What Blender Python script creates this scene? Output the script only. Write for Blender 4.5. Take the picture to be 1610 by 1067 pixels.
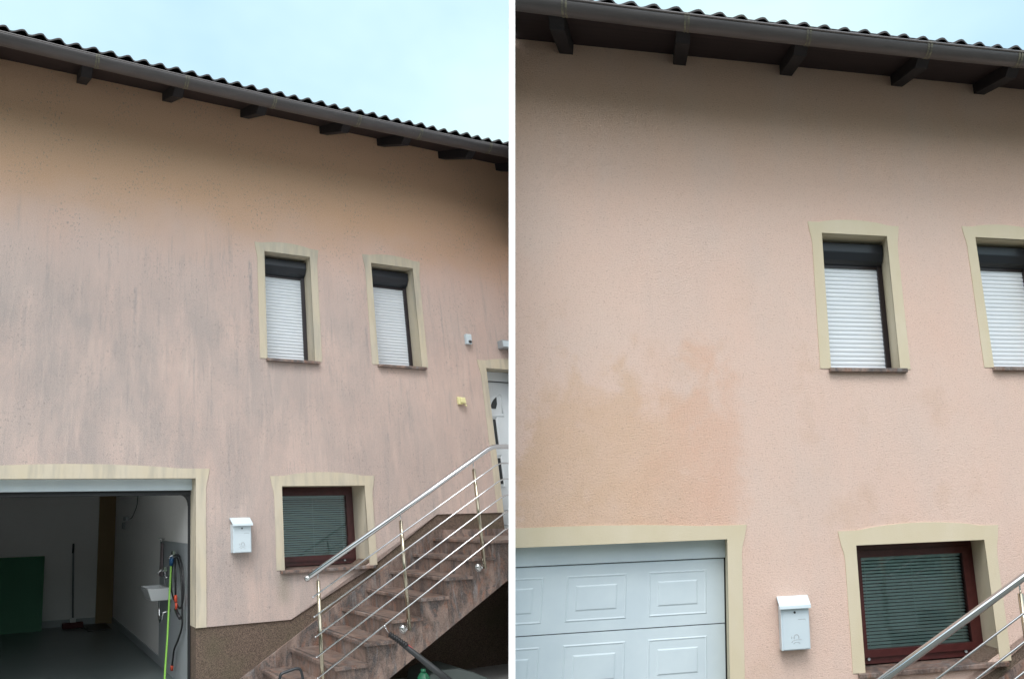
import bpy, bmesh, math, random
from mathutils import Vector, Matrix
from mathutils.geometry import tessellate_polygon
for o in list(bpy.data.objects): bpy.data.objects.remove(o)
C = bpy.context.scene.collection
SC = bpy.context.scene
R = math.radians
random.seed(7)

# ------------------------------------------------------------------ camera
FPX, CX, CY = 1100.0, 805.0, 533.5          # focal length and centre, in photo pixels (1610 x 1067)
SP, CP = 0.31, math.sqrt(1 - 0.31 ** 2)      # camera pitched up
CAM_H = 2.1
cam = bpy.data.cameras.new('camera'); camo = bpy.data.objects.new('camera', cam); C.objects.link(camo)
camo.location = (0, 0, CAM_H); camo.rotation_euler = (math.pi / 2 + math.asin(SP), 0, 0)
cam.sensor_fit = 'HORIZONTAL'; cam.sensor_width = 36; cam.lens = 36 * FPX / 1610
cam.clip_end = 3000; cam.clip_start = 0.05
SC.camera = camo
SC.render.resolution_x = 1024; SC.render.resolution_y = 678

# ------------------------------------------------------------------ world, sun, exposure
SUN_EL, SUN_AZ = R(57), R(-14)               # azimuth measured from straight behind the camera, + to the right
to_sun = Vector((math.sin(SUN_AZ) * math.cos(SUN_EL), -math.cos(SUN_AZ) * math.cos(SUN_EL), math.sin(SUN_EL)))
W = bpy.data.worlds.new('World'); SC.world = W; W.use_nodes = True
nt = W.node_tree; nt.nodes.clear()
def wn(t, **k):
    n = nt.nodes.new(t)
    for a, b in k.items(): setattr(n, a, b)
    return n
out = wn('ShaderNodeOutputWorld'); bg = wn('ShaderNodeBackground'); nt.links.new(bg.outputs[0], out.inputs[0])
sky = wn('ShaderNodeTexSky', sky_type='NISHITA', sun_disc=False, sun_elevation=SUN_EL, sun_rotation=math.atan2(to_sun.x, to_sun.y))
sky.air_density = 1.4; sky.dust_density = 3.0; sky.ozone_density = 1.0
tc = wn('ShaderNodeTexCoord')
no = wn('ShaderNodeTexNoise'); no.inputs['Scale'].default_value = 1.5; no.inputs['Detail'].default_value = 5; no.inputs['Roughness'].default_value = .5
mp = wn('ShaderNodeMapping'); mp.inputs['Scale'].default_value = (1, 1, 1.6); mp.inputs['Location'].default_value = (.35, .1, .2)
nt.links.new(tc.outputs['Generated'], mp.inputs[0]); nt.links.new(mp.outputs[0], no.inputs['Vector'])
cr = wn('ShaderNodeValToRGB'); cr.color_ramp.elements[0].position = .38; cr.color_ramp.elements[1].position = .60
nt.links.new(no.outputs['Fac'], cr.inputs[0])
cl = wn('ShaderNodeMixRGB'); cl.inputs[1].default_value = (5.3, 8.0, 10.4, 1); cl.inputs[2].default_value = (8.0, 10.6, 10.8, 1)
nt.links.new(cr.outputs[0], cl.inputs[0])
# bright cloud sheet round the sun (high, behind the viewer)
dt = wn('ShaderNodeVectorMath', operation='DOT_PRODUCT'); dt.inputs[1].default_value = to_sun
nt.links.new(tc.outputs['Generated'], dt.inputs[0])
mr = wn('ShaderNodeMapRange', interpolation_type='SMOOTHSTEP'); mr.inputs['From Min'].default_value = .35; mr.inputs['From Max'].default_value = 1.0
nt.links.new(dt.outputs['Value'], mr.inputs['Value'])
br = wn('ShaderNodeMixRGB'); br.inputs[2].default_value = (22.5, 22.5, 23, 1)
nt.links.new(mr.outputs[0], br.inputs[0]); nt.links.new(cl.outputs[0], br.inputs[1])
mx = wn('ShaderNodeMixRGB'); mx.inputs[0].default_value = .88
nt.links.new(sky.outputs[0], mx.inputs[1]); nt.links.new(br.outputs[0], mx.inputs[2])
nt.links.new(mx.outputs[0], bg.inputs[0]); bg.inputs[1].default_value = .1
sun = bpy.data.lights.new('sun', 'SUN'); sun.energy = 1.5; sun.angle = R(26); sun.color = (1, .98, .95)
so = bpy.data.objects.new('sun', sun); C.objects.link(so); so.rotation_euler = (-to_sun).to_track_quat('-Z', 'Y').to_euler()
SC.view_settings.view_transform = 'Standard'; SC.view_settings.look = 'None'
SC.view_settings.exposure = 0.17; SC.view_settings.gamma = 1; SC.view_settings.use_curve_mapping = False

# ------------------------------------------------------------------ house axes: u along the facade, w up, n out towards the viewer
def camw(x, y, z):                            # camera axes (right, down, forward) -> world
    return Vector((x, z * CP + y * SP, z * SP - y * CP + CAM_H))
class Frame:
    def __init__(s, O, H, Wv, N, clip):
        s.o, s.h, s.w, s.n = O, H, Wv, N
        s.O = camw(*O); z = camw(0, 0, 0)
        s.M = Matrix((camw(*H) - z, camw(*Wv) - z, camw(*N) - z)).transposed()
        s.clip = clip
    def P(s, u, w, n=0.0): return s.O + s.M @ Vector((u, w, n))
    def at(s, px, py, n=None, u=None, w=None):   # where the sight line through a photo pixel meets a plane of the house
        d = (((px - CX) / FPX), ((py - CY) / FPX), 1.0)
        A = [s.h, s.w, s.n]; fixed = 2 if n is not None else (0 if u is not None else 1)
        val = n if n is not None else (u if u is not None else w)
        cols = [A[i] if i != fixed else tuple(-q for q in d) for i in range(3)]
        m = Matrix([[cols[0][r], cols[1][r], cols[2][r]] for r in range(3)])
        b = Vector([-(s.o[r] + val * A[fixed][r]) for r in range(3)])
        x = m.inverted() @ b; x[fixed] = val
        return tuple(x)
FL = Frame((-3.46802727, 1.51896109, 7.668), (0.78279857, 0.07219036, 0.38213942), (-0.12851251, -0.95529297, 0.28372171), (0.71391988, -0.25111727, -0.96946968), -1)
FR = Frame((1.67070993, 1.54872785, 5.4324), (1.04738904, 0.01754046, 0.20340008), (0.07764961, -0.94654028, 0.31501361), (-0.18951884, -0.29087766, -1.0128153), 1)
class World:
    clip = 0
    def P(s, x, y, z=0): return Vector((x, y, z))
FW = World()

# ------------------------------------------------------------------ materials
MATS = {}
def mat(name, col, rough=.6, metal=0.0, build=None, spec=.5):
    if name in MATS: return MATS[name]
    m = bpy.data.materials.new(name); m.use_nodes = True; t = m.node_tree
    b = t.nodes['Principled BSDF']; b.inputs['Base Color'].default_value = (*col, 1)
    b.inputs['Roughness'].default_value = rough; b.inputs['Metallic'].default_value = metal
    b.inputs['Specular IOR Level'].default_value = spec
    if build: build(t, b)
    MATS[name] = m; return m
class NT:
    def __init__(s, t): s.t = t
    def n(s, ty, ins=None, **k):
        x = s.t.nodes.new(ty)
        for a, b in k.items(): setattr(x, a, b)
        for a, b in (ins or {}).items():
            if hasattr(b, 'is_output') or isinstance(b, bpy.types.NodeSocket): s.t.links.new(b, x.inputs[a])
            else: x.inputs[a].default_value = b
        return x
    def hp(s, scale=(1, 1, 1), loc=(0, 0, 0), rnd=False):
        a = s.n('ShaderNodeAttribute', attribute_name='hp').outputs['Vector']
        if rnd:
            oi = s.n('ShaderNodeObjectInfo').outputs['Random']
            mu = s.n('ShaderNodeMath', {0: oi, 1: 37.0}, operation='MULTIPLY').outputs[0]
            cx = s.n('ShaderNodeCombineXYZ', {0: mu, 1: mu, 2: mu}).outputs[0]
            a = s.n('ShaderNodeVectorMath', {0: a, 1: cx}, operation='ADD').outputs[0]
        return s.n('ShaderNodeMapping', {'Vector': a, 'Scale': scale, 'Location': loc}).outputs[0]
    def noise(s, v, sc, det=4, ro=.55, dist=0):
        return s.n('ShaderNodeTexNoise', {'Vector': v, 'Scale': sc, 'Detail': det, 'Roughness': ro, 'Distortion': dist}).outputs['Fac']
    def ramp(s, f, a, b, ca=(0, 0, 0, 1), cb=(1, 1, 1, 1)):
        x = s.n('ShaderNodeValToRGB', {0: f}); e = x.color_ramp.elements
        e[0].position = a; e[1].position = b; e[0].color = ca; e[1].color = cb
        return x.outputs[0]
    def mix(s, f, a, b, mode='MIX'):
        x = s.n('ShaderNodeMixRGB', {0: f}, blend_type=mode)
        for i, q in ((1, a), (2, b)):
            if isinstance(q, tuple): x.inputs[i].default_value = (*q[:3], 1)
            else: s.t.links.new(q, x.inputs[i])
        return x.outputs[0]
    def math(s, op, a, b, clamp=False):
        x = s.n('ShaderNodeMath', {0: a, 1: b}, operation=op); x.use_clamp = clamp
        return x.outputs[0]
    def rng(s, v, a, b, c=0.0, d=1.0):
        return s.n('ShaderNodeMapRange', {'Value': v, 'From Min': a, 'From Max': b, 'To Min': c, 'To Max': d}, interpolation_type='SMOOTHSTEP').outputs[0]
    def bump(s, b, h, st, dist):
        x = s.n('ShaderNodeBump', {'Height': h, 'Strength': st, 'Distance': dist})
        s.t.links.new(x.outputs[0], b.inputs['Normal'])
    def col(s, b, c): s.t.links.new(c, b.inputs['Base Color'])
    def sep(s, v): return s.n('ShaderNodeSeparateXYZ', {0: v}).outputs

def stucco_bump(q, b, strength=.75):
    v = q.hp((1, 1, 1))
    v2 = q.hp((1.0, 1.5, 1))
    a = q.noise(v2, 72, 4, .62, .9); c = q.noise(v, 230, 2, .5)
    h = q.math('ADD', a, q.math('MULTIPLY', c, .35))
    q.bump(b, h, strength, .011)
    return a
def pink_stained(t, b):
    q = NT(t); g = stucco_bump(q, b, .55)
    u, w, _ = q.sep(q.hp())
    v = q.hp()
    big = q.noise(q.hp((.7, .5, 1)), 1.6, 5, .6)
    base = q.mix(q.ramp(big, .35, .7), (.79, .535, .44), (.79, .59, .505))
    # cleaner render high up, plus warm eave shade put into its colour
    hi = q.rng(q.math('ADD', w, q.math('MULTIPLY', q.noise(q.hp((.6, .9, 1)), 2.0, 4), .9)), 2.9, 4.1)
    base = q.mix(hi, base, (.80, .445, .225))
    # grey film, heaviest to the lower left
    film = q.noise(q.hp((1.3, .5, 1), (3, 1, 0)), 1.5, 8, .68, .2)
    wz = q.math('ADD', w, q.math('MULTIPLY', film, 1.6))
    lo = q.rng(wz, 4.1, 2.6)
    left = q.rng(u, 5.0, -1.5, .62, 1.0)
    fm = q.math('MULTIPLY', q.math('MULTIPLY', q.ramp(film, .16, .60), lo), left)
    base = q.mix(q.math('MULTIPLY', fm, .82), base, (.285, .258, .252))
    # runs of dirt: long, narrow, each with its own start
    top = q.noise(q.hp((1, .02, 1), (6, 3, 0)), 9, 3, .7)
    for sc, seed, a0, a1, st in ((7.0, 2.0, .53, .68, .36), (19.0, 9.0, .54, .70, .50), (46.0, 5.0, .55, .70, .55)):
        s1 = q.noise(q.hp((1, .07, 1), (seed, seed, 0)), sc, 5, .7)
        m2 = q.noise(q.hp((1.6, .5, 1), (seed + 4, 1, 0)), 2.6, 6, .7)
        k = q.math('MULTIPLY', q.ramp(s1, a0, a1), q.ramp(m2, .38, .56))
        k = q.math('MULTIPLY', k, q.rng(q.math('ADD', w, q.math('MULTIPLY', top, 2.6)), 4.3, 3.7))
        base = q.mix(q.math('MULTIPLY', k, st), base, (.20, .195, .20))
    # single long runs
    jn = q.noise(q.hp((1, 1.2, 1), (1, 1, 0)), 5.0, 5, .7)
    uj = q.math('ADD', u, q.math('MULTIPLY', q.math('SUBTRACT', jn, .5), .035))
    grit = q.ramp(q.noise(q.hp((1, .35, 1), (4, 4, 0)), 30, 4, .7), .36, .56)
    for px, py, ln, wd, st in ((393, 408, 1.9, .038, .75), (213, 450, 1.0, .030, .6), (76, 412, .45, .028, .45), (130, 440, .4, .02, .4), (575, 512, .8, .03, .55), (520, 498, .6, .018, .4), (577, 430, 1.2, .022, .45),
                               (692, 478, 1.0, .022, .5), (372, 505, 1.3, .022, .5), (305, 560, 1.0, .022, .45), (332, 578, .9, .018, .4), (108, 662, .6, .03, .5), (640, 610, .9, .035, .45), (610, 620, .7, .02, .4),
                               (250, 470, .8, .02, .35), (40, 470, 1.0, .03, .35), (480, 640, .8, .025, .35), (735, 560, 1.0, .03, .4), (765, 640, .9, .03, .45), (160, 560, .8, .025, .35)):
        U0, W0, _n = FL.at(px, py, n=0)
        a_ = q.rng(q.math('ABSOLUTE', q.math('SUBTRACT', uj, U0), 0), wd, wd * .15)
        b_ = q.math('MULTIPLY', q.rng(w, W0 + .02, W0 - .06), q.rng(w, W0 - ln, W0 - ln * .25))
        base = q.mix(q.math('MULTIPLY', q.math('MULTIPLY', a_, b_), q.math('MULTIPLY', grit, st)), base, (.20, .195, .205))
    # pale washed drips
    s3 = q.noise(q.hp((1, .1, 1), (8, 2, 0)), 11, 4, .6)
    base = q.mix(q.math('MULTIPLY', q.math('MULTIPLY', q.ramp(s3, .56, .72), q.rng(w, 3, 1.5)), .5), base, (.72, .56, .48))
    # dark mould specks, denser in the middle band and in loose clusters
    sp = q.noise(q.hp((1, .55, 1), (1, 7, 0)), 48, 3, .6); sp2 = q.noise(q.hp((1, .7, 1), (2, 3, 0)), 2.3, 5, .65)
    base = q.mix(q.math('MULTIPLY', q.math('MULTIPLY', q.ramp(sp, .58, .66), q.ramp(sp2, .44, .58)), .62), base, (.12, .115, .11))
    sp3 = q.noise(q.hp((1, 1, 1), (5, 7, 0)), 26, 2, .5)
    base = q.mix(q.math('MULTIPLY', q.math('MULTIPLY', q.ramp(sp3, .70, .76), q.rng(w, 3.4, 3.9)), .6), base, (.12, .09, .07))
    # mossy run under the sill corner
    mo = q.math('MULTIPLY', q.rng(q.math('ABSOLUTE', q.math('SUBTRACT', u, 1.02), 0), .14, 0.0), q.math('MULTIPLY', q.rng(w, -1.45, -1.25), q.rng(w, -1.0, -1.1)))
    base = q.mix(q.math('MULTIPLY', mo, .6), base, (.16, .155, .10))
    fine = q.noise(v, 120, 3, .65)
    base = q.mix(.34, base, q.ramp(fine, .3, .7, (.22, .19, .17, 1), (.90, .80, .75, 1)))
    q.col(b, base); b.inputs['Roughness'].default_value = .92
def pink_clean(t, b):
    q = NT(t); g = stucco_bump(q, b, .75)
    u, w, _ = q.sep(q.hp())
    big = q.noise(q.hp((.8, .6, 1)), 1.4, 5, .6)
    base = q.mix(q.ramp(big, .35, .7), (.81, .62, .525), (.83, .595, .49))
    hi = q.rng(w, 2.4, 4.0); base = q.mix(hi, base, (.74, .50, .365))  # brownish shade of the eaves painted into the upper wall
    gr = q.noise(q.hp((1.1, .4, 1), (5, 5, 0)), 2.0, 6, .6)
    base = q.mix(q.math('MULTIPLY', q.ramp(gr, .45, .75), .3), base, (.66, .56, .51))
    # unwashed orange patch above the garage
    n1 = q.noise(q.hp((1.2, 1, 1), (1.3, 0, 0)), 2.3, 6, .62, .3)
    k = q.math('SUBTRACT', n1, .5)
    k3 = q.math('SUBTRACT', q.noise(q.hp((1, 1, 1), (2, 8, 0)), 3.3, 6, .7), .5)
    uu = q.math('ADD', u, q.math('MULTIPLY', k3, .75)); ww = q.math('ADD', w, q.math('MULTIPLY', k, 2.6))
    pk = q.math('MULTIPLY', q.rng(uu, -1.62, -1.5), q.rng(uu, .24, -.04))
    pk = q.math('MULTIPLY', pk, q.rng(ww, 1.5, .95))
    pk = q.math('MULTIPLY', pk, q.rng(w, -.2, .0))
    holes = q.noise(q.hp((1, 1.5, 1), (7, 2, 0)), 3.1, 4, .5)
    pk = q.math('MULTIPLY', pk, q.ramp(holes, .28, .38, (.45, .45, .45, 1)))
    oc = q.mix(q.rng(q.math('ADD', u, k3), -.9, .0), (.72, .485, .315), (.78, .48, .34))
    base = q.mix(q.math('MULTIPLY', pk, q.math('ADD', .66, q.math('MULTIPLY', k3, 1.1), True)), base, oc)
    sp2 = q.noise(q.hp((1, .8, 1), (2, 9, 0)), 1.6, 5, .6)
    base = q.mix(q.math('MULTIPLY', q.math('MULTIPLY', q.ramp(sp2, .55, .72), q.rng(w, 2.6, 1.4)), .5), base, (.66, .44, .30))
    base = q.mix(q.ramp(g, .33, .45), q.mix(1, base, (.76, .72, .70), 'MULTIPLY'), base)
    fine = q.noise(q.hp(), 150, 2, .6)
    base = q.mix(.16, base, q.ramp(fine, .3, .7, (.3, .23, .2, 1), (.9, .76, .7, 1)))
    q.col(b, base); b.inputs['Roughness'].default_value = .92
def cream(dirty):
    def f(t, b):
        q = NT(t)
        n1 = q.noise(q.hp((1, .5, 1)), 3, 5, .6)
        base = q.mix(q.ramp(n1, .35, .7), (.63, .555, .395), (.665, .595, .455) if not dirty else (.64, .585, .46))
        if dirty:
            s1 = q.noise(q.hp((1, .15, 1), (3, 0, 0)), 9, 4, .6)
            base = q.mix(q.math('MULTIPLY', q.ramp(s1, .45, .7), .6), base, (.33, .32, .27)); base = q.mix(.25, base, (.50, .45, .40))
        q.col(b, base)
        a = q.noise(q.hp((1, 1.4, 1)), 110, 3, .6, .5)
        q.bump(b, a, .55, .003); b.inputs['Roughness'].default_value = .9
    return f
def plinth(t, b):
    q = NT(t)
    vo = q.n('ShaderNodeTexVoronoi', {'Vector': q.hp(), 'Scale': 190}); c = vo.outputs['Color']
    sp = q.sep(c)[0]
    base = q.mix(q.ramp(sp, .25, .75), (.075, .052, .04), (.20, .145, .11))
    ln = q.noise(q.hp(), 2.2, 4, .6)
    base = q.mix(q.math('MULTIPLY', q.ramp(ln, .45, .7), .5), base, (.10, .095, .055))
    q.col(b, base); q.bump(b, vo.outputs['Distance'], .7, .004); b.inputs['Roughness'].default_value = .85
def granite(t, b):
    q = NT(t)
    v = q.hp((1, .5, 1), rnd=True)
    n1 = q.noise(v, 2.6, 9, .66, 2.0); n2 = q.noise(v, 4.5, 8, .72, 2.2); n3 = q.noise(q.hp(rnd=True), 80, 3, .6)
    base = q.mix(q.ramp(n1, .40, .62), (.085, .058, .048), (.33, .24, .20))
    base = q.mix(q.math('MULTIPLY', q.ramp(n2, .52, .64), .8), base, (.29, .125, .07))
    n4 = q.noise(q.hp((1.3, .45, 1.3), (4, 4, 1), rnd=True), 3.4, 10, .74, 2.6)
    base = q.mix(q.math('MULTIPLY', q.ramp(n4, .51, .60), .88), base, (.042, .048, .055))
    n5 = q.noise(q.hp((1.3, .3, 1.3), (9, 1, 1), rnd=True), 4.2, 9, .7, 2.2)
    base = q.mix(q.math('MULTIPLY', q.ramp(n5, .54, .66), .7), base, (.27, .28, .29))
    base = q.mix(.25, base, q.ramp(n3, .35, .65, (.02, .02, .02, 1), (.40, .32, .28, 1)))
    q.col(b, base); b.inputs['Roughness'].default_value = .33
    q.bump(b, n3, .08, .001)
def wood_dark(t, b):
    q = NT(t); v = q.hp((1, 14, 14)); n = q.noise(v, 2.0, 4, .6)
    q.col(b, q.mix(q.ramp(n, .3, .7), (.006, .006, .009), (.012, .010, .013)))
    q.bump(b, n, .3, .002); b.inputs['Roughness'].default_value = .75
def soffit_m(t, b):
    q = NT(t)
    wv = q.n('ShaderNodeTexWave', {'Vector': q.hp((0.0001, 0, 1)), 'Scale': 3.6}, bands_direction='Z').outputs['Fac']
    n = q.noise(q.hp((1, 10, 10)), 2, 4)
    base = q.mix(q.ramp(n, .3, .7), (.014, .008, .011), (.022, .013, .016))
    base = q.mix(q.ramp(wv, .0, .04), (.008, .005, .005), base)
    q.col(b, base); b.inputs['Roughness'].default_value = .7
def tile_m(t, b):
    q = NT(t); n = q.noise(q.hp(), 18, 4, .6); m = q.noise(q.hp(), 3, 3)
    base = q.mix(q.ramp(n, .35, .7), (.018, .019, .022), (.05, .045, .045))
    base = q.mix(q.math('MULTIPLY', q.ramp(m, .6, .72), .35), base, (.08, .085, .04))
    q.col(b, base); q.bump(b, n, .4, .003); b.inputs['Roughness'].default_value = .8
def gutter_m(t, b):
    q = NT(t); n = q.noise(q.hp((.6, 6, 6)), 3, 5, .6); n2 = q.noise(q.hp(), 40, 3)
    base = q.mix(q.ramp(n, .35, .7), (.078, .072, .075), (.115, .106, .108))
    base = q.mix(q.math('MULTIPLY', q.ramp(n2, .6, .75), .3), base, (.17, .16, .14))
    q.col(b, base); b.inputs['Roughness'].default_value = .42
def strap_m(t, b):
    q = NT(t); n = q.noise(q.hp(), 30, 3)
    q.col(b, q.mix(q.ramp(n, .4, .65), (.11, .105, .09), (.21, .20, .14))); b.inputs['Roughness'].default_value = .6
def shutter_m(t, b):
    q = NT(t); n = q.noise(q.hp((1, 5, 1)), 5, 4)
    q.col(b, q.mix(q.ramp(n, .3, .7), (.74, .80, .86), (.80, .85, .89))); b.inputs['Roughness'].default_value = .45
def white_m(t, b):
    q = NT(t); n = q.noise(q.hp(), 2.5, 5, .6)
    q.col(b, q.mix(q.ramp(n, .35, .7), (.57, .67, .73), (.64, .74, .79))); b.inputs['Roughness'].default_value = .38
def party_m(t, b):
    q = NT(t); n = q.noise(q.hp(), 60, 3); q.col(b, q.mix(q.ramp(n, .3, .7), (.86, .86, .86), (.90, .90, .90)))
    q.bump(b, n, .15, .002); b.inputs['Roughness'].default_value = .8
def floor_m(t, b):
    q = NT(t); n = q.noise(q.hp(), 1.6, 5, .6); n2 = q.noise(q.hp(), 9, 4)
    base = q.mix(q.ramp(n, .3, .7), (.12, .15, .15), (.16, .19, .19))
    base = q.mix(q.math('MULTIPLY', q.ramp(n2, .68, .74), .6), base, (.16, .17, .17))
    q.col(b, base); b.inputs['Roughness'].default_value = .32
def room_m(t, b):
    q = NT(t); n = q.noise(q.hp(), 1.5, 4)
    q.col(b, q.mix(q.ramp(n, .3, .7), (.82, .81, .80), (.86, .85, .84))); b.inputs['Roughness'].default_value = .8
def ground_m(t, b):
    q = NT(t); n = q.noise(q.hp(), 1.2, 6, .6); n2 = q.noise(q.hp(), 60, 3)
    base = q.mix(q.ramp(n, .3, .7), (.10, .105, .09), (.16, .165, .14)); base = q.mix(.3, base, q.ramp(n2, .3, .7, (.05, .05, .05, 1), (.22, .22, .21, 1)))
    q.col(b, base); b.inputs['Roughness'].default_value = .9; q.bump(b, n2, .4, .004)
def drive_m(t, b):
    q = NT(t); n = q.noise(q.hp(), 1.2, 6, .6); n2 = q.noise(q.hp(), 60, 3)
    base = q.mix(q.ramp(n, .3, .7), (.42, .42, .41), (.50, .50, .48)); base = q.mix(.25, base, q.ramp(n2, .3, .7, (.12, .12, .12, 1), (.5, .5, .48, 1)))
    q.col(b, base); b.inputs['Roughness'].default_value = .9; q.bump(b, n2, .4, .004)
def frame_red(t, b):
    q = NT(t); n = q.noise(q.hp((6, 6, 6)), 3, 3)
    q.col(b, q.mix(q.ramp(n, .3, .7), (.05, .010, .010), (.072, .016, .016))); b.inputs['Roughness'].default_value = .32
def glass_m(name, tint=(.80, .90, .88)):
    if name in MATS: return MATS[name]
    m = bpy.data.materials.new(name); m.use_nodes = True; t = m.node_tree; t.nodes.clear(); q = NT(t)
    tr = q.n('ShaderNodeBsdfTransparent', {'Color': (*tint, 1)}); gl = q.n('ShaderNodeBsdfGlossy', {'Color': (.9, 1, 1, 1), 'Roughness': .015})
    fr = q.n('ShaderNodeFresnel', {'IOR': 1.7})
    mx = q.n('ShaderNodeMixShader', {0: fr.outputs[0], 1: tr.outputs[0], 2: gl.outputs[0]})
    o = q.n('ShaderNodeOutputMaterial', {'Surface': mx.outputs[0]}); MATS[name] = m; return m

M = dict(
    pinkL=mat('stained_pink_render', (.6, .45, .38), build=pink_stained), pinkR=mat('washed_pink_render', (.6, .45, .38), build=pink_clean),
    creamL=mat('stained_cream_render', (.6, .55, .4), build=cream(True)), creamR=mat('cream_render', (.6, .55, .4), build=cream(False)),
    plinth=mat('brown_pebble_plaster', (.1, .07, .05), build=plinth), granite=mat('red_grey_granite', (.2, .15, .13), build=granite),
    wood=mat('dark_stained_wood', (.02, .015, .015), build=wood_dark), soffit=mat('soffit_boards', (.03, .02, .02), build=soffit_m),
    tile=mat('dark_roof_tile', (.03, .03, .03), build=tile_m), gutter=mat('brown_grey_gutter', (.08, .07, .07), build=gutter_m),
    strap=mat('weathered_strap', (.08, .08, .07), build=strap_m), lip=mat('gutter_bead', (.17, .155, .155), .35),
    anth=mat('anthracite_metal', (.015, .019, .027), .35), guide=mat('brown_black_frame', (.018, .012, .015), .4), shutter=mat('white_slats', (.75, .76, .78), build=shutter_m),
    white=mat('white_lacquer', (.8, .8, .8), build=white_m), party=mat('white_dividing_wall', (.88, .88, .88), build=party_m),
    redf=mat('oxblood_frame', (.05, .01, .01), build=frame_red), blind=mat('grey_green_slats', (.62, .74, .74), .45),
    dark=mat('dark_room', (.02, .02, .02), .9), steel=mat('polished_steel', (.64, .66, .68), .06, 1.0),
    brass=mat('warm_steel', (.50, .46, .36), .14, 1.0), chrome=mat('chrome', (.62, .63, .63), .08, 1.0), black=mat('black_rubber', (.012, .013, .015), .45),
    floor=mat('painted_floor', (.08, .09, .09), build=floor_m), room=mat('room_plaster', (.4, .4, .38), build=room_m),
    board=mat('green_board', (.06, .21, .12), .5), brown=mat('brown_wood', (.24, .16, .07), .6), drive=mat('pale_concrete', (.3, .3, .3), build=drive_m), dark_ring=mat('dark_ring_green', (.045, .06, .035), .95), ground=mat('grey_paving', (.2, .2, .19), build=ground_m),
    seam=mat('dark_seam', (.03, .035, .04), .6), blue=mat('blue_plastic', (.01, .08, .20), .4), orange=mat('orange_plastic', (.55, .07, .03), .4),
    lime=mat('lime_hose', (.28, .60, .10), .4), ceram=mat('white_ceramic', (.7, .72, .73), .15), greyp=mat('grey_splash_panel', (.34, .37, .39), .4),
    yellow=mat('pale_yellow_plastic', (.82, .78, .42), .5), grey=mat('grey_plastic', (.33, .36, .38), .4), lens=mat('smoked_lens', (.05, .055, .06), .2),
    tarp=mat('grey_green_tarpaulin', (.13, .16, .155), .55), bottle=mat('green_plastic', (.02, .16, .08), .25), red=mat('red_stripe', (.6, .04, .06), .4),
    bristle=mat('mop_cloth', (.09, .03, .03), .9), mauve=mat('mauve_strap', (.22, .18, .19), .7), doorw=mat('white_door', (.80, .86, .90), .35),
    glass=glass_m('window_glass'))

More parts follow.
